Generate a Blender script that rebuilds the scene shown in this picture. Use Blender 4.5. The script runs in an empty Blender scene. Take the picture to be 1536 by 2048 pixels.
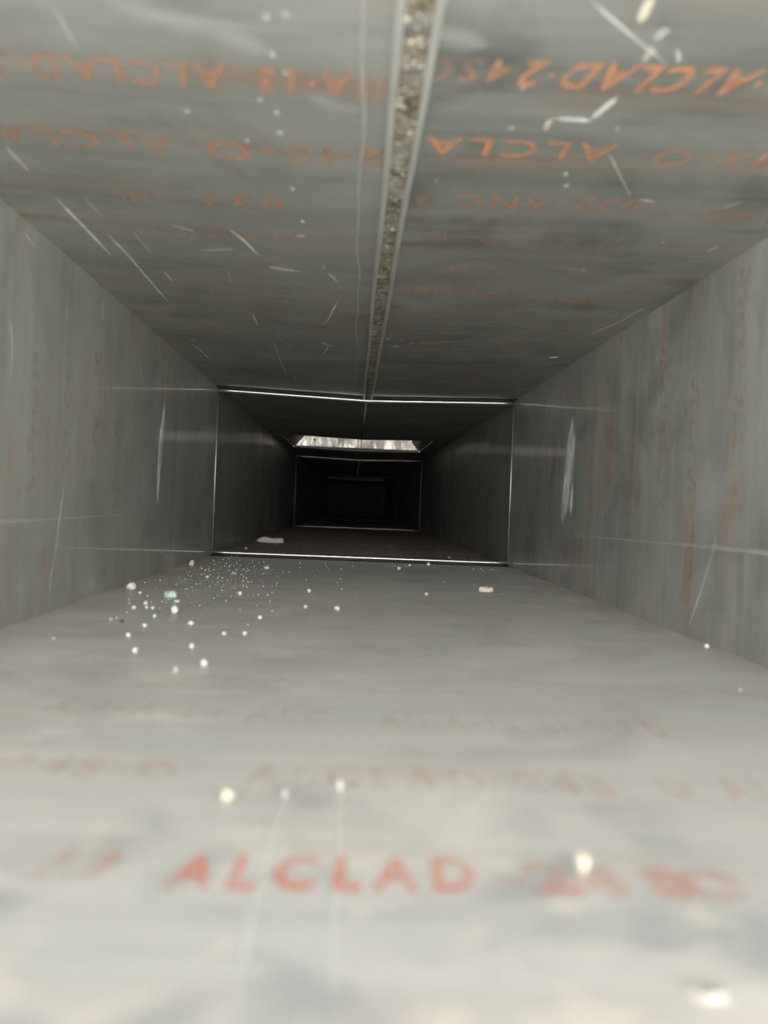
import bpy, bmesh, math, random
from mathutils import Vector, Matrix, noise

C = bpy.context.scene.collection
scene = bpy.context.scene

# ------------------------------------------------------------------ camera
F_PX = 1538.0
CAM_Z = 0.0656
YAW, PITCH, ROLL = 0.0399, -0.0073, 0.0403
fw = Vector((math.sin(YAW)*math.cos(PITCH), math.cos(YAW)*math.cos(PITCH), math.sin(PITCH)))
r0 = Vector((math.cos(YAW), -math.sin(YAW), 0)); u0 = r0.cross(fw)
rt = r0*math.cos(ROLL)+u0*math.sin(ROLL); up = -r0*math.sin(ROLL)+u0*math.cos(ROLL)
cam = bpy.data.cameras.new('camera'); co = bpy.data.objects.new('camera', cam); C.objects.link(co)
co.matrix_world = Matrix(((rt.x, up.x, -fw.x, 0), (rt.y, up.y, -fw.y, 0), (rt.z, up.z, -fw.z, CAM_Z), (0, 0, 0, 1)))
cam.sensor_fit = 'HORIZONTAL'; cam.sensor_width = 36.0; cam.lens = 36.0*F_PX/1536.0
cam.clip_start = 0.005; cam.clip_end = 50
cam.dof.use_dof = True; cam.dof.focus_distance = 0.85; cam.dof.aperture_fstop = 12.9
scene.camera = co

# ------------------------------------------------------------------ light: daylight falling in through the open mouth of the duct
w = bpy.data.worlds.new('world'); scene.world = w; w.use_nodes = True
nt = w.node_tree; nt.nodes.clear()
wo = nt.nodes.new('ShaderNodeOutputWorld'); bg = nt.nodes.new('ShaderNodeBackground')
tc = nt.nodes.new('ShaderNodeTexCoord'); sx = nt.nodes.new('ShaderNodeSeparateXYZ')
rp = nt.nodes.new('ShaderNodeValToRGB'); mr = nt.nodes.new('ShaderNodeMapRange')
mr.inputs[1].default_value = -1; mr.inputs[2].default_value = 1
nt.links.new(tc.outputs['Generated'], sx.inputs[0]); nt.links.new(sx.outputs['Z'], mr.inputs[0])
nt.links.new(mr.outputs[0], rp.inputs[0])
WORLD = ((0.0, (.80, .80, .76)), (0.40, (.92, .92, .88)), (0.5, (1.46, 1.46, 1.45)), (0.585, (1.03, 1.03, 1.02)), (0.66, (.24, .24, .24)), (1.0, (.04, .04, .04)))
el = rp.color_ramp.elements
el[0].position, el[0].color = WORLD[0][0], (*WORLD[0][1], 1)
el[1].position, el[1].color = WORLD[-1][0], (*WORLD[-1][1], 1)
for p_, c_ in WORLD[1:-1]:
    e = el.new(p_); e.color = (*c_, 1)
nt.links.new(rp.outputs[0], bg.inputs[0]); bg.inputs[1].default_value = 16.0
nt.links.new(bg.outputs[0], wo.inputs[0])

vs = scene.view_settings
vs.view_transform = 'Standard'; vs.look = 'None'; vs.gamma = 1; vs.use_curve_mapping = False
vs.exposure = 0.0
scene.display_settings.display_device = 'sRGB'
cy = scene.cycles
cy.max_bounces = 16; cy.diffuse_bounces = 10; cy.glossy_bounces = 12
cy.sample_clamp_indirect = 6; cy.use_denoising = True
cy.caustics_reflective = True; cy.blur_glossy = 0.05

# ------------------------------------------------------------------ duct measures (metres)
XL, XR, ZC = -0.1657, 0.1884, 0.1985
XS, SAG = 0.012, 0.0050            # lock seam down the ceiling, and its sag
MOUTH = 0.015
J = [0.92, 2.169, 3.42, 4.67]       # joints between the sections
HOLE = (-0.147, 0.152, 1.50, 1.83)  # opening of the branch above

def ceil_z(x):
    if x < XS: return ZC - SAG*(x-XL)/(XS-XL)
    return ZC - SAG*(XR-x)/(XR-XS)

def ray(u, v):
    return rt*((u-768)/F_PX) - up*((v-1024)/F_PX) + fw
def on_floor(u, v):
    d = ray(u, v); return d*(-CAM_Z/d.z) + Vector((0, 0, CAM_Z))
def on_ceil(u, v):
    d = ray(u, v); z = ZC
    for _ in range(6):
        p = d*((z-CAM_Z)/d.z); z = ceil_z(p.x)
    return p + Vector((0, 0, CAM_Z))
def on_wall(u, v, x):
    d = ray(u, v); return d*(x/d.x) + Vector((0, 0, CAM_Z))
def px_size(p, n):                  # what n pixels measure at p
    return n/F_PX*(p-Vector((0, 0, CAM_Z))).dot(fw)

# ------------------------------------------------------------------ materials
def nodes(name):
    m = bpy.data.materials.new(name); m.use_nodes = True
    n = m.node_tree; b = n.nodes['Principled BSDF']
    return m, n, b
def noise_tex(n, scale, detail=4, rough=.55, mapping=(1, 1, 1), distort=0.0, off=(0, 0, 0)):
    t = n.nodes.new('ShaderNodeTexCoord'); mp = n.nodes.new('ShaderNodeMapping')
    mp.inputs['Scale'].default_value = mapping; mp.inputs['Location'].default_value = off
    x = n.nodes.new('ShaderNodeTexNoise'); x.inputs['Scale'].default_value = scale
    x.inputs['Detail'].default_value = detail; x.inputs['Roughness'].default_value = rough
    x.inputs['Distortion'].default_value = distort
    n.links.new(t.outputs['Object'], mp.inputs[0]); n.links.new(mp.outputs[0], x.inputs['Vector'])
    return x.outputs['Fac']
def remap(n, s, a, b, c=0.0, d=1.0):
    m = n.nodes.new('ShaderNodeMapRange'); m.clamp = True
    for i, v in enumerate((a, b, c, d)): m.inputs[i+1].default_value = v
    n.links.new(s, m.inputs[0]); return m.outputs[0]
def mixc(n, fac, a, b, mode='MIX'):
    m = n.nodes.new('ShaderNodeMix'); m.data_type = 'RGBA'; m.blend_type = mode
    if isinstance(fac, float): m.inputs[0].default_value = fac
    else: n.links.new(fac, m.inputs[0])
    for i, v in ((6, a), (7, b)):
        if isinstance(v, tuple): m.inputs[i].default_value = (*v, 1)
        else: n.links.new(v, m.inputs[i])
    return m.outputs[2]
def math_n(n, op, a, b=None):
    m = n.nodes.new('ShaderNodeMath'); m.operation = op
    for i, v in enumerate((a, b)):
        if v is None: continue
        if isinstance(v, (int, float)): m.inputs[i].default_value = v
        else: n.links.new(v, m.inputs[i])
    return m.outputs[0]

def sheet(name, base, dark, brown, grain, metallic, rough, coat, stripes=.35, smudge=.5, coat_rough=.08, off=(0, 0, 0), dust=0.0):
    """oxidised aluminium sheet: rolled grain across the duct, brown ink ghosts, smudges"""
    m, n, b = nodes(name)
    g = (8, 160, 8) if grain == 'x' else (8, 160, 5)
    fine = noise_tex(n, 1.0, 5, .6, g, off=off)
    mott = noise_tex(n, 9, 5, .6, (1, 1.6, 1), .6, off=(off[0]+3, off[1], off[2]))
    smud = noise_tex(n, 15, 5, .6, (1, 1.3, 1), .7, off=(off[0]+7, off[1]+2, off[2]))
    col = mixc(n, remap(n, mott, .35, .7), base, dark)
    col = mixc(n, remap(n, smud, .50, .68, 0, smudge), col, tuple(c*.55 for c in dark))
    # brownish bands one row of stamped ink apart
    t = n.nodes.new('ShaderNodeTexCoord'); s = n.nodes.new('ShaderNodeSeparateXYZ'); n.links.new(t.outputs['Object'], s.inputs[0])
    wv = math_n(n, 'SINE', math_n(n, 'MULTIPLY', math_n(n, 'SUBTRACT', s.outputs['Y'], .2255), 2*math.pi/.0468))
    band = remap(n, wv, .35, .95)
    patch = remap(n, noise_tex(n, 14, 3, .5, (1, 1, 1), .3, off=(off[0]+11, off[1]+5, off[2])), .42, .62)
    col = mixc(n, math_n(n, 'MULTIPLY', math_n(n, 'MULTIPLY', band, patch), stripes), col, brown)
    col = mixc(n, remap(n, fine, .3, .75, 0, .35), col, tuple(min(1, c*1.35) for c in base))
    haze = noise_tex(n, 6, 4, .55, (1, 1.4, 1), 1.0, off=(off[0]+21, off[1]+4, 0))
    col = mixc(n, remap(n, haze, .52, .72, 0, .32), col, tuple(c*1.5 for c in base))
    if dust:
        blue = noise_tex(n, 38, 3, .5, (1, 1, 1), .4, off=(5, 1, 8))
        near = remap(n, s.outputs['Y'], .125, .19, 1, .12)     # mud and drips by the mouth, thinning out inwards
        col = mixc(n, math_n(n, 'MULTIPLY', near, remap(n, blue, .52, .66, 0, .6)), col, (.27, .285, .30))
        cream = noise_tex(n, 75, 2, .4, (1, 1, 1), .2, off=(1, 6, 3))
        col = mixc(n, math_n(n, 'MULTIPLY', near, remap(n, cream, .60, .74, 0, .5)), col, (.66, .60, .51))
        ax = math_n(n, 'ABSOLUTE', math_n(n, 'SUBTRACT', s.outputs['X'], .01135))
        edge = math_n(n, 'MULTIPLY', remap(n, ax, .145, .175), remap(n, noise_tex(n, 20, 4, .6, off=(4, 4, 4)), .3, .6, .15, .6))
        col = mixc(n, edge, col, (.36, .29, .215))         # brown dust gathered along the walls
        pale = noise_tex(n, 16, 4, .6, (1, 1, 1), .5, off=(2, 9, 4))
        col = mixc(n, remap(n, pale, .55, .75, 0, dust), col, (.72, .68, .60))
    n.links.new(col, b.inputs['Base Color'])
    b.inputs['Metallic'].default_value = metallic
    n.links.new(remap(n, mott, .3, .75, rough-.06, rough+.08), b.inputs['Roughness'])
    b.inputs['Coat Weight'].default_value = coat; b.inputs['Coat Roughness'].default_value = coat_rough
    b.inputs['Coat IOR'].default_value = 1.45
    bp = n.nodes.new('ShaderNodeBump'); bp.inputs['Strength'].default_value = .12; bp.inputs['Distance'].default_value = .001
    n.links.new(fine, bp.inputs['Height']); n.links.new(bp.outputs[0], b.inputs['Normal'])
    return m

M_CEIL = sheet('ceiling_sheet', (.365, .365, .335), (.21, .215, .195), (.33, .20, .13), 'x', .55, .40, .12, .55, .35)
M_CEIL_R = sheet('ceiling_sheet_right', (.345, .348, .32), (.19, .197, .178), (.33, .20, .13), 'x', .55, .40, .12, .55, .8, off=(.5, .0135, 0))
M_WALL = sheet('wall_sheet', (.325, .327, .30), (.22, .222, .20), (.33, .22, .15), 'z', .45, .44, .24, .42, .3)
M_WALL_R = sheet('wall_sheet_right', (.335, .337, .31), (.20, .203, .185), (.36, .22, .14), 'z', .45, .44, .24, .5, .65, off=(1, 0, 2))
M_FLOOR = sheet('floor_sheet', (.47, .462, .435), (.37, .372, .36), (.44, .35, .29), 'x', .08, .50, .04, .35, .45, .2, dust=.5)
M_DEEP_SHADE = sheet('shade_painted_sheet', (.19, .185, .157), (.125, .122, .105), (.19, .12, .08), 'z', .25, .55, .10, .5, .3)  # the shade of the deeper sections is painted into this darker sheet
M_CAP_SHADE = sheet('shade_painted_cap_sheet', (.03, .029, .027), (.02, .02, .018), (.03, .022, .016), 'z', .0, .8, .0, .2, .2)  # darkness of the far end painted into the cap colour

def plain(name, col, metallic=0.0, rough=.5, vary=.25, scale=60, coat=0.0):
    m, n, b = nodes(name)
    f = noise_tex(n, scale, 4)
    n.links.new(mixc(n, remap(n, f, .3, .7), tuple(c*(1-vary) for c in col), col), b.inputs['Base Color'])
    b.inputs['Metallic'].default_value = metallic; b.inputs['Roughness'].default_value = rough
    b.inputs['Coat Weight'].default_value = coat
    return m
M_RAIL = plain('bright_fold', (.86, .84, .80), 1.0, .33, .08)
M_FOLD_DULL = plain('dull_fold', (.42, .41, .38), .9, .42, .15)
M_BOOT = plain('crumpled_bright_metal', (.36, .34, .322), 1.0, .26, .5, 30)
M_BOOT_DIMMED = plain('dimmed_branch_metal', (.03, .029, .027), .6, .4, .5, 30)  # the farther branch's dimness is put into its colour
M_BOOT_SHADED = plain('shaded_branch_metal', (.11, .095, .08), .5, .5, .3, 15)  # shaded copy of the branch metal, for the unlit panels
M_EDGE = plain('seam_fold', (.66, .66, .61), .7, .38, .15)
M_CRUST, n, b = nodes('seam_crust')
f1 = noise_tex(n, 330, 3, .6, (1, .8, 1)); f2 = noise_tex(n, 90, 3, .5, off=(3, 0, 0)); f3 = noise_tex(n, 520, 2, .5, off=(0, 5, 0))
c1 = mixc(n, remap(n, f1, .40, .60), (.05, .04, .028), (.18, .145, .095))
c2 = mixc(n, remap(n, f2, .45, .6, 0, .5), c1, (.20, .205, .19))
n.links.new(mixc(n, remap(n, f3, .62, .68), c2, (.60, .56, .44)), b.inputs['Base Color']); b.inputs['Roughness'].default_value = .8
M_SCUFF = plain('white_scuff', (.72, .72, .70), .1, .7, .4, 300)
M_PLASTER = plain('white_plaster', (.50, .485, .45), 0, .9, .12, 300)
M_CREAM = plain('cream_plaster', (.50, .44, .335), 0, .85, .15, 300)
M_GREY = plain('grey_mortar', (.55, .53, .48), 0, .9, .4, 300)
M_GREEN = plain('greenish_glass', (.33, .43, .37), 0, .35, .3, 200)
M_GAP_SHADE = plain('gap_shade_paint', (.022, .02, .017), 0, .8, .4, 200)
M_DARK = plain('dark_speck', (.09, .07, .05), 0, .9, .3, 300)
M_PALE = plain('pale_slab', (.40, .38, .345), 0, .9, .35, 220)

def worn(name, col, lo, hi, amin, amax, scale=120, soft=None):
    """printed ink or chalky scrape worn through in places"""
    m, n, b = nodes(name)
    b.inputs['Base Color'].default_value = (*col, 1); b.inputs['Roughness'].default_value = .6
    a = remap(n, noise_tex(n, scale, 4, .6), lo, hi, amin, amax)
    if soft:                                               # fades towards its rims
        at = n.nodes.new('ShaderNodeAttribute'); at.attribute_name = 'core'
        a = math_n(n, 'MULTIPLY', a, remap(n, at.outputs['Fac'], 0, soft))
    n.links.new(a, b.inputs['Alpha'])
    return m
M_SCRATCH = worn('bare_scratch', (.60, .60, .57), .3, .6, .45, .95, 80, .6)
M_TAPE = worn('pale_smear', (.50, .51, .475), .3, .6, .6, .95, 80, .45)
M_GLUE = worn('cream_glue', (.47, .45, .35), .3, .6, .6, 1, 60, .5)
M_INK = worn('orange_ink', (.46, .215, .115), .35, .62, .4, .8)
M_INK_FAINT = worn('faint_orange_ink', (.43, .215, .12), .35, .65, .2, .58)
M_INK_GHOST = worn('ghost_orange_ink', (.45, .25, .15), .4, .65, .05, .42)
M_INK_RED = worn('red_ink', (.62, .22, .16), .35, .6, .25, .62, 70)
M_INK_PINK = worn('faded_red_ink', (.58, .28, .21), .4, .65, .1, .5, 70)
M_INK_LAST = worn('nearly_gone_red_ink', (.62, .41, .33), .40, .7, .03, .36, 60)
M_SCRAPE = worn('chalky_scrape', (.74, .76, .74), .42, .58, .0, .9, 1, .5)
# the scrapes run in vertical threads
nn = M_SCRAPE.node_tree
for x in nn.nodes:
    if x.type == 'MAPPING': x.inputs['Scale'].default_value = (900, 900, 45)
M_INK_WALL = worn('ghost_ink_on_wall', (.34, .20, .13), .42, .66, .0, .24, 90)
M_HAZE = worn('polished_smear', (.60, .61, .58), .35, .7, .06, .30, 30, 1.0)
M_SOFT = worn('soft_scratch_and_reflection', (.66, .66, .62), .3, .62, .12, .55, 60, .8)

# ------------------------------------------------------------------ helpers
def tag(o, label=None, cat=None, group=None, kind=None):
    if label: o['label'] = label
    if cat: o['category'] = cat
    if group: o['group'] = group
    if kind: o['kind'] = kind
    return o
def link(name, bm, mats, parent=None, smooth=False):
    me = bpy.data.meshes.new(name); bm.normal_update(); bm.to_mesh(me); bm.free()
    if not isinstance(mats, (list, tuple)): mats = [mats]
    for m in mats: me.materials.append(m)
    if smooth:
        for p in me.polygons: p.use_smooth = True
    o = bpy.data.objects.new(name, me); C.objects.link(o)
    if parent: o.parent = parent
    return o
def empty(name, loc=(0, 0, 0)):
    o = bpy.data.objects.new(name, None); o.location = loc; o.empty_display_size = .02; C.objects.link(o); return o
def box(bm, x0, x1, y0, y1, z0, z1, mi=0):
    v = [bm.verts.new((x, y, z)) for x in (x0, x1) for y in (y0, y1) for z in (z0, z1)]
    for f in ((0, 1, 3, 2), (4, 6, 7, 5), (0, 4, 5, 1), (2, 3, 7, 6), (0, 2, 6, 4), (1, 5, 7, 3)):
        bm.faces.new([v[i] for i in f]).material_index = mi
def slab(bm, quad, n, t, mi=0):
    """a sheet of thickness t behind the quad (the quad is the seen face)"""
    a = [bm.verts.new(p) for p in quad]; b = [bm.verts.new(Vector(p)-Vector(n)*t) for p in quad]
    bm.faces.new(a).material_index = mi; bm.faces.new(b[::-1]).material_index = mi
    for i in range(4):
        k = (i+1) % 4; bm.faces.new((a[i], b[i], b[k], a[k])).material_index = mi
def tube(bm, pts, r, seg=8, mi=0, flat=(1, 1), upv=Vector((0, 0, 1))):
    pts = [Vector(p) for p in pts]; rings = []
    for i, p in enumerate(pts):
        t = (pts[min(i+1, len(pts)-1)]-pts[max(i-1, 0)]).normalized()
        s = t.cross(upv).normalized(); q = s.cross(t)
        rr = r[i] if isinstance(r, (list, tuple)) else r
        rings.append([bm.verts.new(p+s*math.cos(a)*rr*flat[0]+q*math.sin(a)*rr*flat[1]) for a in [2*math.pi*k/seg for k in range(seg)]])
    for a, b in zip(rings, rings[1:]):
        for k in range(seg):
            bm.faces.new((a[k], a[(k+1) % seg], b[(k+1) % seg], b[k])).material_index = mi
    bm.faces.new(rings[0][::-1]).material_index = mi; bm.faces.new(rings[-1]).material_index = mi
def to_px(p):
    d = Vector(p)-Vector((0, 0, CAM_Z)); z = d.dot(fw)
    return Vector((768+F_PX*d.dot(rt)/z, 1024-F_PX*d.dot(up)/z))
def mark_w(P, n, wpx):              # real width on the sheet of a mark that measures wpx across
    m = P[len(P)//2]; k = max(1, len(P)//2); t = (P[k]-P[k-1]).normalized(); sd = Vector(n).cross(t).normalized()
    a, b = to_px(m-sd*.0005), to_px(m+sd*.0005); tp = (to_px(P[k])-to_px(P[k-1])).normalized()
    return wpx/max(120, abs((b-a).x*tp.y-(b-a).y*tp.x)*1000)
def streak(bm, pts, width, n, lift=.00015, mi=0, taper=True):
    """a scratch lying on a sheet: pointed at the ends, thin as a scratch is"""
    pts = [Vector(p) for p in pts]; n = Vector(n); L = []
    core = bm.verts.layers.float.get('core') or bm.verts.layers.float.new('core')
    fine = []
    for a, b in zip(pts, pts[1:]):
        for k in range(4): fine.append(a.lerp(b, k/4))
    fine.append(pts[-1]); N = len(fine)-1
    for i, p in enumerate(fine):
        t = (fine[min(i+1, N)]-fine[max(i-1, 0)]).normalized(); s = n.cross(t).normalized()
        q = i/N; h = width*.5*(min(1, .25+3*min(q, 1-q)) if taper else 1)
        mid = bm.verts.new(p+n*lift*2.2); L.append((bm.verts.new(p+n*lift-s*h), mid, bm.verts.new(p+n*lift+s*h)))
        mid[core] = min(1, 6*min(q, 1-q)+.1)
    for a, b in zip(L, L[1:]):
        bm.faces.new((a[0], a[1], b[1], b[0])).material_index = mi
        bm.faces.new((a[1], a[2], b[2], b[1])).material_index = mi
NC, NF, NL, NR = Vector((0, 0, -1)), Vector((0, 0, 1)), Vector((1, 0, 0)), Vector((-1, 0, 0))
T = .0009

# ------------------------------------------------------------------ first section: floor, walls, ceiling
Y0, Y1 = MOUTH, J[0]
bm = bmesh.new()
slab(bm, [(XL-.002, Y0, 0), (XR+.002, Y0, 0), (XR+.002, Y1, 0), (XL-.002, Y1, 0)], NF, T)
for (pts, wpx) in (([(572, 1585), (545, 1680), (515, 1790), (462, 2047)], 24), ([(682, 1560), (676, 1700), (665, 2047)], 22)):
    P = [on_floor(*q) for q in pts]; streak(bm, P, mark_w(P, NF, wpx), NF, mi=1)
floor = link('floor', bm, [M_FLOOR, M_SOFT]); tag(floor, 'pale dusty metal floor sheet of the nearest duct section', 'floor', kind='structure')

def wall(name, x, n, y0, y1, mats, marks=()):
    bm = bmesh.new()
    q = [(x, y0, -.001), (x, y1, -.001), (x, y1, ZC+.002), (x, y0, ZC+.002)]
    slab(bm, q if n.x < 0 else q[::-1], n, T)
    for pts, wpx, mi in marks:
        P = [on_wall(u, v, x) for u, v in pts]; streak(bm, P, mark_w(P, n, wpx), n, mi=mi)
    return link(name, bm, mats)
wl = wall('wall_left', XL, NL, Y0, Y1, [M_WALL, M_SCRATCH, M_SOFT], [
    ([(128, 965), (112, 1090), (92, 1215)], 3, 2), ([(20, 640), (25, 700), (20, 760)], 4, 2), ([(133, 600), (132, 650)], 3, 2),
    ([(190, 1150), (186, 1190)], 2, 2), ([(45, 462), (80, 505)], 5, 2), ([(205, 600), (206, 640)], 2, 2), ([(366, 925), (360, 950)], 2, 2)])
tag(wl, 'grey metal sheet on the left side of the nearest duct section', 'wall', kind='structure')
wr = wall('wall_right', XR, NR, Y0, Y1, [M_WALL_R, M_SCRATCH, M_SOFT], [
    ([(1440, 1050), (1410, 1160), (1372, 1270)], 4, 2), ([(1250, 620), (1350, 545), (1420, 480)], 4, 2), ([(1040, 840), (1075, 820)], 2, 2),
    ([(1240, 1195), (1330, 1203)], 2, 2)])
tag(wr, 'grey smudged metal sheet on the right side of the nearest duct section', 'wall', kind='structure')

def ceiling(name, y0, y1, mats, hole=None, marks=()):
    bm = bmesh.new()
    xs = [XL-.002, XS, XR+.002]; ys = [y0, y1]
    if hole: xs = [XL-.002, hole[0], XS, hole[1], XR+.002]; ys = [y0, hole[2], hole[3], y1]
    def z(x): return ceil_z(min(max(x, XL), XR))
    for xa, xb in zip(xs, xs[1:]):
        for ya, yb in zip(ys, ys[1:]):
            if hole and xa >= hole[0]-1e-6 and xb <= hole[1]+1e-6 and ya >= hole[2]-1e-6 and yb <= hole[3]+1e-6: continue
            slab(bm, [(xa, ya, z(xa)), (xa, yb, z(xa)), (xb, yb, z(xb)), (xb, ya, z(xb))], NC, T, 0 if xb <= XS+1e-6 else 1)
    for pts, wpx, mi in marks:
        P = [on_ceil(u, v) for u, v in pts]; streak(bm, P, mark_w(P, NC, wpx), NC, mi=mi)
    return link(name, bm, mats)
CEIL_MARKS = [
    ([(170, -10), (330, 35), (470, 75), (555, 118)], 62, 6), ([(610, 190), (670, 212), (735, 225)], 42, 6), ([(850, 60), (920, 76), (975, 95)], 60, 6),
    ([(5, 285), (60, 345)], 7, 3), ([(108, 392), (160, 445), (225, 513)], 6, 2), ([(165, 390), (205, 432)], 3, 3), ([(210, 462), (260, 515), (342, 610)], 4, 2),
    ([(228, 482), (270, 522)], 3, 3), ([(262, 458), (305, 510)], 3, 3), ([(326, 540), (345, 562)], 3, 2), ([(455, 455), (485, 478), (520, 512)], 4, 2),
    ([(335, 448), (390, 462)], 3, 3), ([(105, 10), (160, 105)], 6, 3),
    ([(535, 533), (560, 537), (598, 543)], 9, 3), ([(592, 470), (612, 473)], 9, 3), ([(675, 601), (661, 630), (648, 650)], 4, 2), ([(505, 628), (516, 650)], 4, 2),
    ([(548, 688), (558, 715), (573, 750)], 2, 2), ([(555, 665), (563, 683)], 2, 3), ([(586, 748), (594, 763)], 2, 2), ([(617, 765), (620, 775)], 2, 3),
    ([(455, 540), (466, 570)], 3, 3), ([(380, 678), (390, 682)], 5, 2), ([(382, 685), (420, 718)], 2, 2), ([(655, 545), (675, 563)], 4, 3), ([(647, 528), (648, 540)], 4, 3),
    ([(645, 682), (657, 692)], 4, 2), ([(657, 692), (668, 690)], 3, 2), ([(657, 692), (647, 708)], 3, 2), ([(783, 692), (800, 693)], 4, 2), ([(773, 677), (777, 677)], 4, 2),
    ([(815, 690), (828, 683)], 2, 3), ([(1150, 680), (1230, 648), (1300, 608)], 3, 3), ([(1095, 716), (1118, 713)], 5, 2), ([(1240, 350), (1255, 380), (1262, 395)], 4, 3),
    ([(1215, 300), (1250, 370)], 4, 3), ([(1175, -5), (1250, 60), (1335, 128)], 11, 3), ([(1180, 240), (1237, 192)], 13, 4), ([(1105, 236), (1183, 241)], 11, 4),
    ([(1090, 262), (1095, 246), (1107, 236)], 13, 5), ([(1285, 125), (1310, 90)], 16, 3), ([(1308, 82), (1338, 52)], 22, 3),
    ([(1280, 45), (1290, 20), (1305, -10)], 26, 5), ([(1355, 95), (1358, 125)], 14, 3), ([(1278, 397), (1310, 404)], 6, 3),
    ([(1440, 418), (1490, 400)], 5, 3), ([(1410, 505), (1440, 490)], 4, 3), ([(390, 500), (470, 498)], 3, 3), ([(1070, 760), (1080, 735)], 2, 3), ([(925, 745), (960, 732)], 2, 3)]
for u, v, s in ((533, 33, 20), (572, 28, 24), (545, 108, 14), (570, 145, 12), (553, 224, 12), (560, 265, 13), (585, 377, 12), (605, 442, 8), (520, 198, 8),
                (374, 222, 12), (493, 280, 6), (872, 360, 9), (1023, 255, 10), (1046, 175, 12), (1132, 370, 8), (1235, 257, 10), (1325, 483, 5), (1131, 347, 8)):
    CEIL_MARKS.append(([(u-s*.5, v), (u+s*.5, v+1)], s, 2 if s < 9 else 3))
ceil = ceiling('ceiling', Y0, Y1, [M_CEIL, M_CEIL_R, M_SCRATCH, M_SOFT, M_TAPE, M_GLUE, M_HAZE], None, CEIL_MARKS)
tag(ceil, 'scratched grey metal ceiling sheet of the nearest duct section with orange stamped lettering', 'ceiling', kind='structure')

# ------------------------------------------------------------------ the lock seam along the ceiling (parts of the ceiling)
def zc(x, d=0): return ceil_z(x)-d
for x in (XS-.0047, XS+.0047):
    bm = bmesh.new()
    pts = [(x+.0003*math.sin(y*23+x*900), y, zc(x, .0010)) for y in [Y0+.001+(Y1-.006-Y0)*i/60 for i in range(61)]]
    tube(bm, pts, .0012, 10, flat=(1, 1.25)); link('seam_fold', bm, M_EDGE, ceil, True)
bm = bmesh.new(); random.seed(5)
ny, nx = 420, 7; grid = []
for i in range(ny+1):
    y = Y0+.002+(Y1-.012-Y0)*i/ny; row = []
    for k in range(nx+1):
        x = XS-.0042+.0084*k/nx
        h = .0009*max(0, noise.noise(Vector((x*300, y*190, 1)))+.15)+.0006*noise.noise(Vector((x*700, y*600, 4)))
        row.append(bm.verts.new((x, y, zc(x, .0003)-max(h, -.0001))))
    grid.append(row)
for a, b in zip(grid, grid[1:]):
    for k in range(nx): bm.faces.new((a[k], b[k], b[k+1], a[k+1]))
link('seam_crust', bm, M_CRUST, ceil, True)['label'] = 'crusty brown filler in the ceiling seam'
bm = bmesh.new()
ys = [Y0+.001+(.80-Y0)*i/50 for i in range(51)]
tube(bm, [(-.0026+.0007*math.sin(y*31)+.0005*math.sin(y*77), y, zc(0, .0001)) for y in ys], [.0009*(1-.75*i/50) for i in range(51)], 8, flat=(1, .6))
link('sheet_edge', bm, M_EDGE, ceil, True)

# ------------------------------------------------------------------ stamped lettering
def lettering(text, p_from, p_to, height, right, upv, n, mat, parent, shear=.0, bold=.0, space=1.0):
    """one row of stamped ink: starts at p_from, ends at p_to, on the sheet"""
    cu = bpy.data.curves.new('ink', 'FONT'); cu.body = text; cu.size = 1; cu.shear = shear; cu.offset = bold; cu.space_character = space
    cu.resolution_u = 3; cu.fill_mode = 'BOTH'
    tmp = bpy.data.objects.new('ink', cu)
    me = bpy.data.meshes.new_from_object(tmp)
    bpy.data.objects.remove(tmp); bpy.data.curves.remove(cu)
    xs = [v.co.x for v in me.vertices]; yy = [v.co.y for v in me.vertices]
    x0, x1, y0, y1 = min(xs), max(xs), min(yy), max(yy)
    along = Vector(p_to)-Vector(p_from); n = Vector(n)
    for v in me.vertices:
        s = (v.co.x-x0)/(x1-x0); t = (v.co.y-y0)/(y1-y0)-.5
        v.co = Vector(p_from)+along*s+Vector(upv)*(t*height)+n*.00035
    me.materials.clear(); me.materials.append(mat); me.name = 'stamped_lettering'
    o = bpy.data.objects.new('stamped_lettering', me); C.objects.link(o); o.parent = parent
    if me.polygons:
        me.update()
        if sum((p.normal.dot(n)*p.area for p in me.polygons)) < 0: me.flip_normals()
    return o
def ceil_row(text, pr, pl, hpx, mat, bold=.03, shear=.0, space=1.25):
    a, b = on_ceil(*pr), on_ceil(*pl)                     # the print runs from the right-hand end to the left
    mid = on_ceil((pr[0]+pl[0])/2, (pr[1]+pl[1])/2-hpx/2); mi2 = on_ceil((pr[0]+pl[0])/2, (pr[1]+pl[1])/2+hpx/2)
    return lettering(text, a, b, abs(mi2.y-mid.y), None, (0, 1, 0), NC, mat, ceil, shear, bold, space)
ceil_row('AN', (775, 185), (712, 180), 52, M_INK_FAINT, .04, .15)
ceil_row('A·13', (708, 168), (514, 158), 52, M_INK_FAINT, .04, .15)
ceil_row('ALCLAD·2', (462, 153), (-30, 125), 52, M_INK_FAINT, .035, .25)
ceil_row('·ALCLAD·2', (1525, 165), (1040, 145), 56, M_INK, .03, .3, 1.2)
ceil_row('4SO', (1022, 142), (832, 134), 50, M_INK_FAINT, .015, .15)
ceil_row('24S-O', (768, 318), (412, 298), 38, M_INK_FAINT, .02, .0, 1.25)
ceil_row('ALCLA', (350, 290), (-20, 264), 36, M_INK_FAINT, .02, .0, 1.25)
ceil_row('24S-O', (1610, 330), (1304, 312), 37, M_INK_FAINT, .02, .0, 1.25)
ceil_row('ALCLA', (1227, 305), (848, 287), 36, M_INK, .015, .0, 1.25)
ceil_row('032', (567, 405), (402, 399), 28, M_INK_FAINT, .02)
ceil_row('·ANC', (358, 396), (215, 387), 24, M_INK_GHOST, .03)
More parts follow.
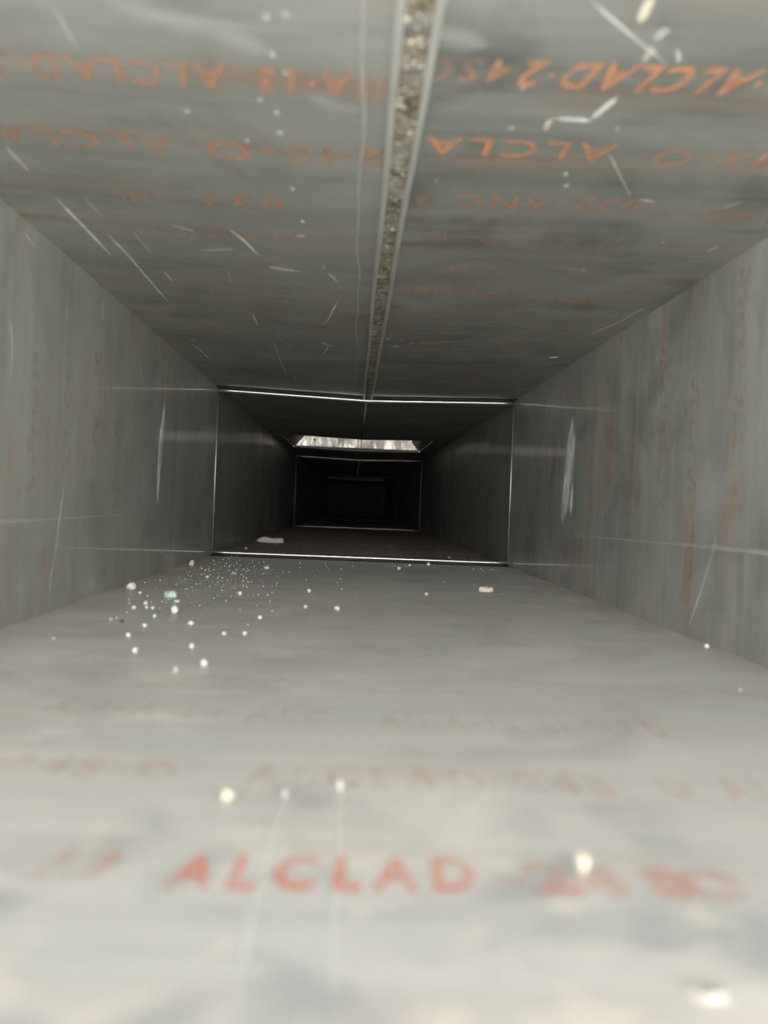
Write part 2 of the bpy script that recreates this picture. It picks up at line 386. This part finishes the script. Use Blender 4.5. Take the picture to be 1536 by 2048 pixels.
ceil_row('·032-ANC', (1310, 412), (912, 400), 26, M_INK_FAINT, .02)
ceil_row('A', (862, 396), (822, 394), 22, M_INK_FAINT, .02)
ceil_row('AN-A', (1560, 440), (1420, 434), 24, M_INK_GHOST, .03)
ceil_row('-13 ALCLAD-24S', (1270, 492), (850, 472), 22, M_INK_GHOST, .04)
ceil_row('AN-A-13 ALCLAD', (620, 476), (200, 464), 20, M_INK_GHOST, .03)
ceil_row('24S-O ALCLAD', (1200, 545), (880, 533), 15, M_INK_GHOST, .04)
ceil_row('24S-O ALCLAD', (690, 585), (330, 572), 12, M_INK_GHOST, .04)
ceil_row('AN-A-13 ALCLAD-24SO', (1190, 604), (792, 577), 12, M_INK_FAINT, .06)
ceil_row('24S-O ALCLA', (900, 625), (782, 616), 9, M_INK_GHOST, .05)
ceil_row('032 AN-A-13 ALCLAD', (690, 625), (400, 615), 8, M_INK_GHOST, .05)
ceil_row('AN-A-13 ALCLAD', (905, 690), (800, 680), 8, M_INK_FAINT, .06)
ceil_row('AN-A-13', (680, 690), (560, 684), 7, M_INK_GHOST, .06)

def floor_row(text, pl, pr, hpx, mat, bold=.05, shear=0.0, space=1.0):
    a, b = on_floor(*pl), on_floor(*pr)
    m1 = on_floor((pl[0]+pr[0])/2, (pl[1]+pr[1])/2-hpx/2); m2 = on_floor((pl[0]+pr[0])/2, (pl[1]+pr[1])/2+hpx/2)
    return lettering(text, a, b, abs(m1.y-m2.y), None, (0, 1, 0), NF, mat, floor, shear, bold, space)
floor_row('13', (75, 1728), (235, 1736), 62, M_INK_PINK, .05, .3)
floor_row('ALCLAD', (335, 1745), (948, 1752), 70, M_INK_RED, .03, .1, 1.45)
floor_row('-24', (985, 1755), (1255, 1766), 66, M_INK_PINK, .05)
floor_row('SO', (1290, 1768), (1490, 1776), 66, M_INK_PINK, .09)
floor_row('24S-O', (20, 1530), (350, 1545), 44, M_INK_LAST, .04, 0, 1.5)
floor_row('ALCLAD 24S', (490, 1548), (1220, 1572), 46, M_INK_LAST, .06, 0, 1.5)
floor_row('O AL', (1310, 1574), (1560, 1584), 44, M_INK_LAST, .06, 0, 1.5)
floor_row('AN-A-13 ALC', (100, 1410), (655, 1436), 28, M_INK_LAST, .05, 0, 1.5)
floor_row('AN-A-13 ALCLAD', (760, 1440), (1330, 1462), 28, M_INK_LAST, .05, 0, 1.5)

def wall_row(y, text, parent, x, n, mat, z0, z1, h):
    # the print carries on down the side walls
    lettering(text, (x, y, z0), (x, y, z1), h, None, (0, 1, 0), n, mat, parent, 0, .05)
for k, (y, z0, z1, mt) in enumerate(((.3725, .19, .06, M_INK_WALL), (.423, .15, .03, M_INK_WALL), (.47, .17, .06, M_INK_WALL), (.52, .14, .05, M_INK_WALL), (.565, .15, .06, M_INK_WALL))):
    wall_row(y, ('24S-O ALCLAD', 'ALCLAD 24S', '032 AN-A-13', 'ALCLAD 24S', 'AN-A-13')[k], wr, XR, NR, mt, z0, z1, .013)
for k, (y, z0, z1) in enumerate(((.40, .14, .05), (.447, .15, .06), (.495, .16, .06), (.54, .13, .04))):
    wall_row(y, ('ALCLAD 24S', '24S-O ALCLAD', '032 AN-A', 'ALCLAD 24S')[k], wl, XL, NL, M_INK_WALL, z0, z1, .012)

# ------------------------------------------------------------------ chalky scrapes and the long creases on the walls
def scrape(parent, x, n, strips):
    bm = bmesh.new()
    for pts, wpx in strips:
        P = [on_wall(u, v, x) for u, v in pts]; streak(bm, P, mark_w(P, n, wpx), n, .0002)
    return link('scrape_mark', bm, M_SCRAPE, parent)
o = scrape(wl, XL, NL, [([(330, 800), (325, 850), (320, 905), (316, 960), (314, 1012)], 9), ([(322, 850), (319, 905), (317, 960)], 8)]); o['label'] = 'long chalky white scrape'
o = scrape(wr, XR, NR, [([(1146, 835), (1143, 880), (1138, 940), (1131, 1000), (1124, 1050)], 20), ([(1141, 925), (1133, 985), (1128, 1030)], 14), ([(1146, 960), (1141, 1030)], 8)]); o['label'] = 'broad chalky white scrape'
def crease(parent, x, pts, r):
    bm = bmesh.new(); P = [on_wall(u, v, x) for u, v in pts]; N = len(P)-1
    fine = [P[min(int(i/8), N-1)].lerp(P[min(int(i/8), N-1)+1], (i/8) % 1 if i < 8*N else 1) for i in range(8*N+1)]
    M = len(fine)-1
    tube(bm, fine, [r*(.12+.88*(1-i/M if x < 0 else i/M)) for i in range(M+1)], 8)
    for v in bm.verts: v.co.x = x+(v.co.x-x)*.22
    link('crease', bm, M_EDGE, parent, True)
crease(wl, XL, [(-40, 1044), (80, 1039), (160, 1034), (245, 1029)], .0013)
crease(wr, XR, [(1150, 1071), (1260, 1080), (1400, 1092), (1580, 1110)], .0014)
def reflection_line(parent, x, pts, wpx):
    bm = bmesh.new(); P = [on_wall(u, v, x) for u, v in pts]
    streak(bm, P, mark_w(P, NL if x < 0 else NR, wpx), NL if x < 0 else NR, .0002)
    link('rail_reflection', bm, M_SOFT, parent)
reflection_line(wl, XL, [(60, 1094), (180, 1097), (290, 1101), (320, 1106), (335, 1115), (345, 1107), (424, 1109)], 2.5)  # pale line painting the rail's reflection on the wall

# ------------------------------------------------------------------ deeper sections of the duct
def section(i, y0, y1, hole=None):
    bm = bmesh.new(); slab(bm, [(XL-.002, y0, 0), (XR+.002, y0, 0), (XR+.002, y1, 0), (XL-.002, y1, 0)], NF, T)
    tag(link('floor', bm, M_DEEP_FLOOR_SHADE), f'shade-painted metal floor sheet of the {i} duct section', 'floor', kind='structure')
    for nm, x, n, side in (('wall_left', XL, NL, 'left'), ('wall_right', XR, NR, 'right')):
        tag(wall(nm, x, n, y0, y1, [M_DEEP_SHADE]), f'shade-painted metal sheet on the {side} side of the {i} duct section', 'wall', kind='structure')
    c = ceiling('ceiling', y0, y1, [M_DEEP_SHADE, M_DEEP_SHADE], hole)
    tag(c, f'shade-painted metal ceiling sheet of the {i} duct section' + (', open to a branch above' if hole else ''), 'ceiling', kind='structure')
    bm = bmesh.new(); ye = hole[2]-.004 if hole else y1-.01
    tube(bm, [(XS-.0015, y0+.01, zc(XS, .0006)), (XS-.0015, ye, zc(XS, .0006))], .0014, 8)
    link('seam_fold', bm, M_DEEP_SHADE, c, True)
M_DEEP_FLOOR_SHADE = sheet('shade_painted_floor_sheet', (.30, .255, .21), (.22, .19, .155), (.11, .075, .05), 'x', .15, .6, .02, .3, .3, .2)  # deep floor, its shade painted into the brown colour
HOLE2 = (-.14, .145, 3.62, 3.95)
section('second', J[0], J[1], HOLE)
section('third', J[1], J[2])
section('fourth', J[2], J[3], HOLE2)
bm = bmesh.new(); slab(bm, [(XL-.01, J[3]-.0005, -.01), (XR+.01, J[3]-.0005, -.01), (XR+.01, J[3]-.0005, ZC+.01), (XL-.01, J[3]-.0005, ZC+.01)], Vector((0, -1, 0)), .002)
tag(link('wall_back', bm, M_CAP_SHADE), 'shade-painted metal cap closing the far end of the duct', 'wall', kind='structure')

# ------------------------------------------------------------------ folded joints between the sections
ORD = ['nearest', 'second', 'third']
for i, y in enumerate(J[:3]):
    t = empty('joint_frame', ((XL+XR)/2, y, 0)); off = Vector(t.location)
    tag(t, ('bright folded metal rim framing the nearest duct joint, largest of the nested rectangles',
            'thin bright rim framing the duct joint just past the overhead branch opening',
            'faint dark rim framing the farthest duct joint, smallest of the nested rectangles')[i], 'joint', 'folded rims at the duct joints')
    r = (.0026, .0009, .0006)[i]
    def part(name, pts, rad, flat):
        bm = bmesh.new(); tube(bm, [Vector(p)-off for p in pts], rad, 14, flat=flat); return link(name, bm, M_RAIL if i < 2 else M_FOLD_DULL, t, True)
    n_ = 24
    part('top_rail', [(XL+.0003+(XR-XL-.0006)*k/n_, y-.001, zc(XL+.0003+(XR-XL-.0006)*k/n_, r*1.2)) for k in range(n_+1)], r, (1.5, 1))
    part('bottom_rail', [(XL+.0003+(XR-XL-.0006)*k/n_, y-.001, r*1.25) for k in range(n_+1)], r, (1.5, 1))
    if i == 0:                                             # dark strips painting the shade of the gap in front of the rails
        for nm, top in (('gap_shade', True), ('gap_shade', False)):
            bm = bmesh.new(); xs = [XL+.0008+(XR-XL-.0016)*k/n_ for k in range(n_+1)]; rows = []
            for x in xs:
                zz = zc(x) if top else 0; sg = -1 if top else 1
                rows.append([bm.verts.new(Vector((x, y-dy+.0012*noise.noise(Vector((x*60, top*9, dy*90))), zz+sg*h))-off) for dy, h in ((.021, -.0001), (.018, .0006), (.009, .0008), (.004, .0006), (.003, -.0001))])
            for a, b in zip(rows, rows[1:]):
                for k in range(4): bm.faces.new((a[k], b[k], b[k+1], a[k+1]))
            link(nm, bm, M_GAP_SHADE, t, True)['label'] = 'dark line painting the gap shade'
    for x in (XL+.0005, XR-.0005):
        bm = bmesh.new()
        tube(bm, [Vector((x, y, z))-off for z in (r*2.2, ZC*.5, ZC-r*2.6)], (.0008, .0006, .0004)[i], 10, upv=Vector((0, 1, 0)))
        link('side_fold', bm, M_FOLD_DULL, t, True)

# ------------------------------------------------------------------ branches opening overhead
def branch(hole, label, tilt, metal):
    x0, x1, y0, y1 = hole
    zb = ZC+.0012
    t = empty('duct_branch', ((x0+x1)/2, (y0+y1)/2, zb)); off = Vector(t.location)
    tag(t, label, 'duct branch')
    H1, IN, H2 = .075, .065, .20
    def quad(name, q, n, mat):
        bm = bmesh.new(); slab(bm, [Vector(p)-off for p in q], n, .0012)
        return link(name, bm, mat, t)
    # crumpled far panel, as seen through the opening
    bm = bmesh.new(); NX, NZ = 96, 30; g = []
    for a in range(NZ+1):
        fz = a/NZ; ins = IN*min(1, fz*H1/H1)
        row = []
        for b in range(NX+1):
            fx = b/NX; x = (x0+ins)+(x1-x0-2*ins)*fx; z = zb+fz*H1
            p = Vector((x*26, 0, z*20)); d = .0030*noise.noise(p)+.0022*noise.noise(Vector((x*75, 2, z*22)))+.0009*noise.noise(Vector((x*170, 7, z*60)))
            row.append(bm.verts.new(Vector((x, y1-fz*H1*tilt+d, z))-off))
        g.append(row)
    for a, b in zip(g, g[1:]):
        for k in range(NX): bm.faces.new((a[k], b[k], b[k+1], a[k+1]))
    geom = bmesh.ops.solidify(bm, geom=bm.faces[:], thickness=.001)
    back = link('back_panel', bm, metal, t, True)
    if metal is M_BOOT: back['label'] = 'crumpled bright metal panel catching the light'
    for xs_ in (XS-.007, XS+.001):
        bm = bmesh.new(); tube(bm, [Vector((xs_, y1-.003, zb))-off, Vector((xs_, y1-H1*tilt-.003, zb+H1))-off], .0009, 8, upv=Vector((0, 1, 0)))
        link('panel_seam', bm, M_DEEP_SHADE, back, True)
    if metal is M_BOOT:
        bm = bmesh.new(); tube(bm, [Vector((-.0985, y1-.009, zb+.0175))-off, Vector((-.0985, y1+.002, zb+.0175))-off], .0023, 12)
        link('screw', bm, M_DARK, back, True)['label'] = 'dark screw head'
    # the turned-up edge of the ceiling sheet all round the opening
    bm = bmesh.new(); e = .0012
    for xa, xb in ((x0, XS), (XS, x1)):
        for y in (y0, y1+e):
            slab(bm, [Vector(p)-off for p in ((xa, y, zc(xa, 0)), (xb, y, zc(xb, 0)), (xb, y, zb+.002), (xa, y, zb+.002))], Vector((0, -1, 0)), e)
    for x in (x0, x1+e):
        slab(bm, [Vector(p)-off for p in ((x, y0, zc(x0, 0)-.0002), (x, y1, zc(x0, 0)-.0002), (x, y1, zb+.002), (x, y0, zb+.002))], Vector((1, 0, 0)), e)
    link('turned_edge', bm, M_BOOT_SHADED, t)
    # three sloping panels, shade painted into their metal
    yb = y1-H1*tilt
    quad('side_panel', [(x0, y0, zb), (x0, y1, zb), (x0+IN, yb, zb+H1), (x0+IN, y0+IN*.5, zb+H1)], Vector((.7, 0, -.7)), M_BOOT_SHADED)
    quad('side_panel', [(x1, y1, zb), (x1, y0, zb), (x1-IN, y0+IN*.5, zb+H1), (x1-IN, yb, zb+H1)], Vector((-.7, 0, -.7)), M_BOOT_SHADED)
    quad('front_panel', [(x1, y0, zb), (x0, y0, zb), (x0+IN, y0+IN*.5, zb+H1), (x1-IN, y0+IN*.5, zb+H1)], Vector((0, .8, -.6)), M_BOOT_SHADED)
    # straight collar rising from the hood, shut on top by a plate added against outside light
    bm = bmesh.new(); X0, X1, A, B = x0+IN, x1-IN, y0+IN*.5, yb
    for q, n in (([(X0, A), (X0, B)], (1, 0, 0)), ([(X1, B), (X1, A)], (-1, 0, 0)), ([(X0, B), (X1, B)], (0, -1, 0)), ([(X1, A), (X0, A)], (0, 1, 0))):
        (xa, ya), (xb, yb_) = q
        slab(bm, [Vector(p)-off for p in ((xa, ya, zb+H1), (xb, yb_, zb+H1), (xb, yb_, zb+H1+H2), (xa, ya, zb+H1+H2))], n, .0012)
    link('collar', bm, M_BOOT_SHADED, t)
    bm = bmesh.new(); box(bm, X0-.002, X1+.002, A-.002, B+.002, zb+H1+H2, zb+H1+H2+.0015)
    for v in bm.verts: v.co -= off
    link('added_light_stop', bm, M_BOOT_SHADED, t)
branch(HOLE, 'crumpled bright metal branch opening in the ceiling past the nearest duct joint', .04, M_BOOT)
branch(HOLE2, 'dim branch opening in the ceiling past the farthest duct joint', .04, M_BOOT_DIMMED)

# ------------------------------------------------------------------ crumbs and chips on the floor
def chip_mesh(seed, sub=2, rough=.35, name='crumb'):
    random.seed(seed); bm = bmesh.new(); bmesh.ops.create_icosphere(bm, subdivisions=sub, radius=1)
    o = Vector((seed*3.1, seed*1.7, 0))
    for v in bm.verts:
        k = 1+rough*noise.noise(v.co*1.4+o)+rough*.5*noise.noise(v.co*3.5+o)
        v.co *= k
    cut = []
    for _ in range(4):                                     # a few broken faces
        n = Vector((random.uniform(-1, 1), random.uniform(-1, 1), random.uniform(-.2, 1))).normalized()
        for v in bm.verts:
            d = v.co.dot(n)-.72
            if d > 0: v.co -= n*d
    zmin = min(v.co.z for v in bm.verts)
    for v in bm.verts: v.co.z -= zmin
    me = bpy.data.meshes.new(name); bm.to_mesh(me); bm.free()
    return me
SHAPES = [chip_mesh(s) for s in range(9)]
SMALL = [chip_mesh(s, 1, .3) for s in range(20, 26)]
MATS = {'w': M_PLASTER, 'c': M_CREAM, 'g': M_GREY, 'n': M_GREEN, 'd': M_DARK, 'p': M_PALE}
CACHE = {}
def chip(name, u, v, wpx, hpx, mat, label, group=None, seed=0, small=False, rz=None, floor_z=0.0):
    pool = SMALL if small else SHAPES
    base = pool[seed % len(pool)]; key = (base.name, mat)
    if key not in CACHE:
        me = base.copy(); me.name = name; me.materials.append(MATS[mat]); CACHE[key] = me
    p = on_floor(u, v+hpx*.35); o = bpy.data.objects.new(name, CACHE[key]); C.objects.link(o)
    wm, hm = px_size(p, wpx), px_size(p, hpx)
    o.location = (p.x, p.y, floor_z); o.scale = (wm*.55, wm*.5, hm*.55)
    o.rotation_euler = (0, 0, rz if rz is not None else 0)
    return tag(o, label, 'debris', group)
BIG = [
 (263, 1176, 20, 14, 'w', 'lumpy white plaster chunk at the foot of the left wall, largest of those along it'),
 (383, 1129, 12, 11, 'g', 'greyish chunk lying against the left wall close to the nearest joint'),
 (348, 1223, 15, 14, 'w', 'white chunk below the greenish flake, tallest of the scattered rubble'),
 (355, 1203, 13, 6, 'w', 'flat white crumb just behind the tallest white chunk'),
 (480, 1188, 9, 9, 'w', 'pointed white crumb standing alone at the right edge of the fine rubble'),
 (533, 1136, 11, 7, 'w', 'white chip nearest the bottom rim, left of the middle of the floor'),
 (469, 1147, 9, 4, 'w', 'flat white flake amid the finest crumbs behind the rubble patch'),
 (415, 1155, 9, 5, 'w', 'white flake at the back of the rubble patch, left of the flat one'),
 (270, 1303, 13, 12, 'w', 'round white crumb at the near left end of the rubble'),
 (408, 1329, 16, 13, 'w', 'biggest white crumb of the near rubble, out in front of the patch'),
 (350, 1342, 12, 11, 'p', 'dull pale crumb lying left of the biggest near crumb'),
 (384, 1294, 11, 9, 'w', 'pale crumb straight behind the biggest near crumb'),
 (256, 1272, 10, 9, 'w', 'white crumb behind the round one at the near left end'),
 (289, 1252, 10, 8, 'w', 'off-white crumb between the left cluster and the near left crumbs'),
 (268, 1216, 9, 8, 'w', 'white crumb at the left of the little cluster by the tallest chunk'),
 (291, 1207, 8, 8, 'w', 'white crumb at the back of the little cluster by the tallest chunk'),
 (294, 1216, 7, 6, 'w', 'small white crumb in the middle of the little cluster by the tallest chunk'),
 (305, 1217, 8, 7, 'w', 'small white crumb at the right of the little cluster by the tallest chunk'),
 (309, 1233, 8, 7, 'w', 'white crumb alone in front of the little cluster'),
 (381, 1248, 12, 8, 'w', 'two-lobed pale crumb in front and right of the tallest chunk'),
 (448, 1268, 8, 8, 'w', 'left one of two like crumbs side by side on bare floor'),
 (489, 1268, 8, 8, 'w', 'right one of two like crumbs side by side on bare floor'),
 (520, 1236, 9, 8, 'w', 'single white crumb behind the two side by side'),
 (619, 1183, 9, 8, 'w', 'white crumb on the middle of the floor, straight behind a smaller one'),
 (674, 1218, 11, 9, 'w', 'round white crumb farthest right of the scattered rubble'),
 (611, 1215, 7, 6, 'w', 'small white crumb in front of the white crumb mid floor'),
 (798, 1138, 8, 7, 'w', 'small white chip close to the bottom rim, right of the middle'),
 (819, 1132, 7, 4, 'c', 'flat tan chip touching the bottom rim right of the middle'),
 (857, 1130, 8, 7, 'w', 'white chip touching the bottom rim, rightmost of those along it'),
 (853, 1189, 7, 6, 'c', 'lone tan crumb left of the cream oval flake'),
 (1413, 1294, 10, 9, 'w', 'white crumb at the foot of the right wall'),
 (492, 1097, 6, 5, 'w', 'small crumb beyond the nearest joint, in front of the pale slab'),
 (455, 1594, 23, 20, 'c', 'blurred cream crumb close to the viewer, left of two on bare floor'),
 (680, 1573, 21, 20, 'p', 'blurred white crumb close to the viewer at the head of a pale scratch'),
 (570, 1590, 15, 12, 'p', 'blurred dull crumb between the cream and white near crumbs'),
 (1166, 1735, 30, 38, 'c', 'blurred cream lump beside the red stamped digit on the near floor'),
 (107, 1278, 7, 6, 'p', 'dim crumb alone at the far left of the near floor'),
 (1480, 1381, 7, 6, 'p', 'dim crumb by the right wall at the picture edge'),
 (244, 1244, 8, 7, 'd', 'small dark brown speck left of the white rubble'),
 (222, 1239, 8, 6, 'p', 'faint pale crumb left of the dark brown speck'),
 (280, 1186, 7, 5, 'w', 'small white crumb right of the lumpy chunk by the left wall'),
 (898, 1116, 5, 5, 'p', 'tiny crumb just beyond the bottom rim at its right part'),
]
for i, (u, v, a, b, m, lab) in enumerate(BIG):
    nm = {'d': 'dirt_speck', 'g': 'mortar_chunk'}.get(m, 'plaster_chunk' if a >= 11 else 'plaster_crumb')
    chip(nm, u, v, a, b, m, lab, 'plaster rubble on the duct floor', i, rz=i*1.3)

def flake(name, u, v, wpx, hm, mat, label, outline, depth_ratio, seed):
    """a flat broken flake: irregular outline, real thickness, rounded rim"""
    p = on_floor(u, v); wm = px_size(p, wpx)/2; bm = bmesh.new(); random.seed(seed); N = 28
    rings = []
    for zf, s in ((0, .93), (.3, 1), (.75, .98), (1, .86)):
        ring = []
        for k in range(N):
            a = 2*math.pi*k/N; r = 1+.16*noise.noise(Vector((math.cos(a)*outline, math.sin(a)*outline, seed)))
            ring.append(bm.verts.new((math.cos(a)*r*wm*s, math.sin(a)*r*wm*depth_ratio*s, hm*zf*(1+.2*math.sin(a*3+seed)*(zf > .5)))))
        rings.append(ring)
    for a, b in zip(rings, rings[1:]):
        for k in range(N): bm.faces.new((a[k], a[(k+1) % N], b[(k+1) % N], b[k]))
    bm.faces.new(rings[0][::-1]); bm.faces.new(rings[-1])
    o = link(name, bm, mat); o.location = (p.x, p.y, 0)
    return tag(o, label, 'debris', 'plaster rubble on the duct floor')
flake('plaster_flake', 972, 1183, 30, .0032, M_CREAM, 'cream oval flake lying alone on the right part of the floor', 1.6, .42, 3)
flake('plaster_slab', 540, 1085, 56, .0072, M_PLASTER, 'pale broken slab lying beyond the nearest joint by the left wall', 1.5, .35, 8)
flake('glass_flake', 341, 1194, 25, .0035, M_GREEN, 'greenish translucent flake among the white rubble', 3.0, .6, 5)
flake('plaster_flake', 1420, 1990, 85, .0008, M_PALE, 'large blurred pale flake on the floor at the lower right corner', 1.2, .5, 6)

random.seed(11)
FINE = []
def scatter(n, cu, cv, su, sv, lo, hi):
    for _ in range(n):
        for _t in range(30):
            u, v = random.gauss(cu, su), random.gauss(cv, sv)
            p = on_floor(u, v)
            if XL+.004 < p.x < XR-.004 and p.y < J[0]-.006: break
        else: continue
        FINE.append((u, v, random.uniform(lo, hi)))
scatter(52, 462, 1136, 42, 12, 1.4, 3.0)
scatter(46, 425, 1160, 55, 20, 1.5, 3.6)
scatter(26, 330, 1210, 45, 20, 2.0, 4.2)
scatter(16, 480, 1200, 90, 30, 2.0, 4.0)
scatter(18, 640, 1160, 160, 30, 1.6, 3.2)
for k in range(30):
    u = random.uniform(440, 1000); FINE.append((u, 1116+.0372*(u-430)+random.uniform(1.5, 5), random.uniform(1.6, 3)))
for i, (u, v, s) in enumerate(FINE):
    p = on_floor(u, v)
    if p.y > J[0]-.005 or not (XL+.003 < p.x < XR-.003): continue
    chip('plaster_crumb', u, v, s, s*.8, 'w' if random.random() < .85 else 'p', 'tiny white crumb among the fine rubble on the duct floor', 'fine crumbs on the duct floor', i, True, random.uniform(0, 6))
# dust grains too fine to count
bm = bmesh.new(); random.seed(3)
for _ in range(420):
    u, v = random.gauss(450, 75), random.gauss(1150, 28); p = on_floor(u, v)
    if not (XL+.003 < p.x < XR-.003 and .3 < p.y < J[0]-.005): continue
    r = random.uniform(.0001, .0003)
    g = bmesh.ops.create_icosphere(bm, subdivisions=1, radius=r)
    bmesh.ops.translate(bm, verts=g['verts'], vec=(p.x, p.y, r*.6))
for _ in range(160):
    p = Vector((random.uniform(XL+.01, XR-.01), random.uniform(J[0]+.02, 1.35), 0)); r = random.uniform(.0002, .0006)
    g = bmesh.ops.create_icosphere(bm, subdivisions=1, radius=r)
    bmesh.ops.translate(bm, verts=g['verts'], vec=(p.x, p.y, r*.6))
tag(link('plaster_dust', bm, M_PLASTER), 'fine white plaster dust sprinkled over the duct floor', 'dust', kind='stuff')
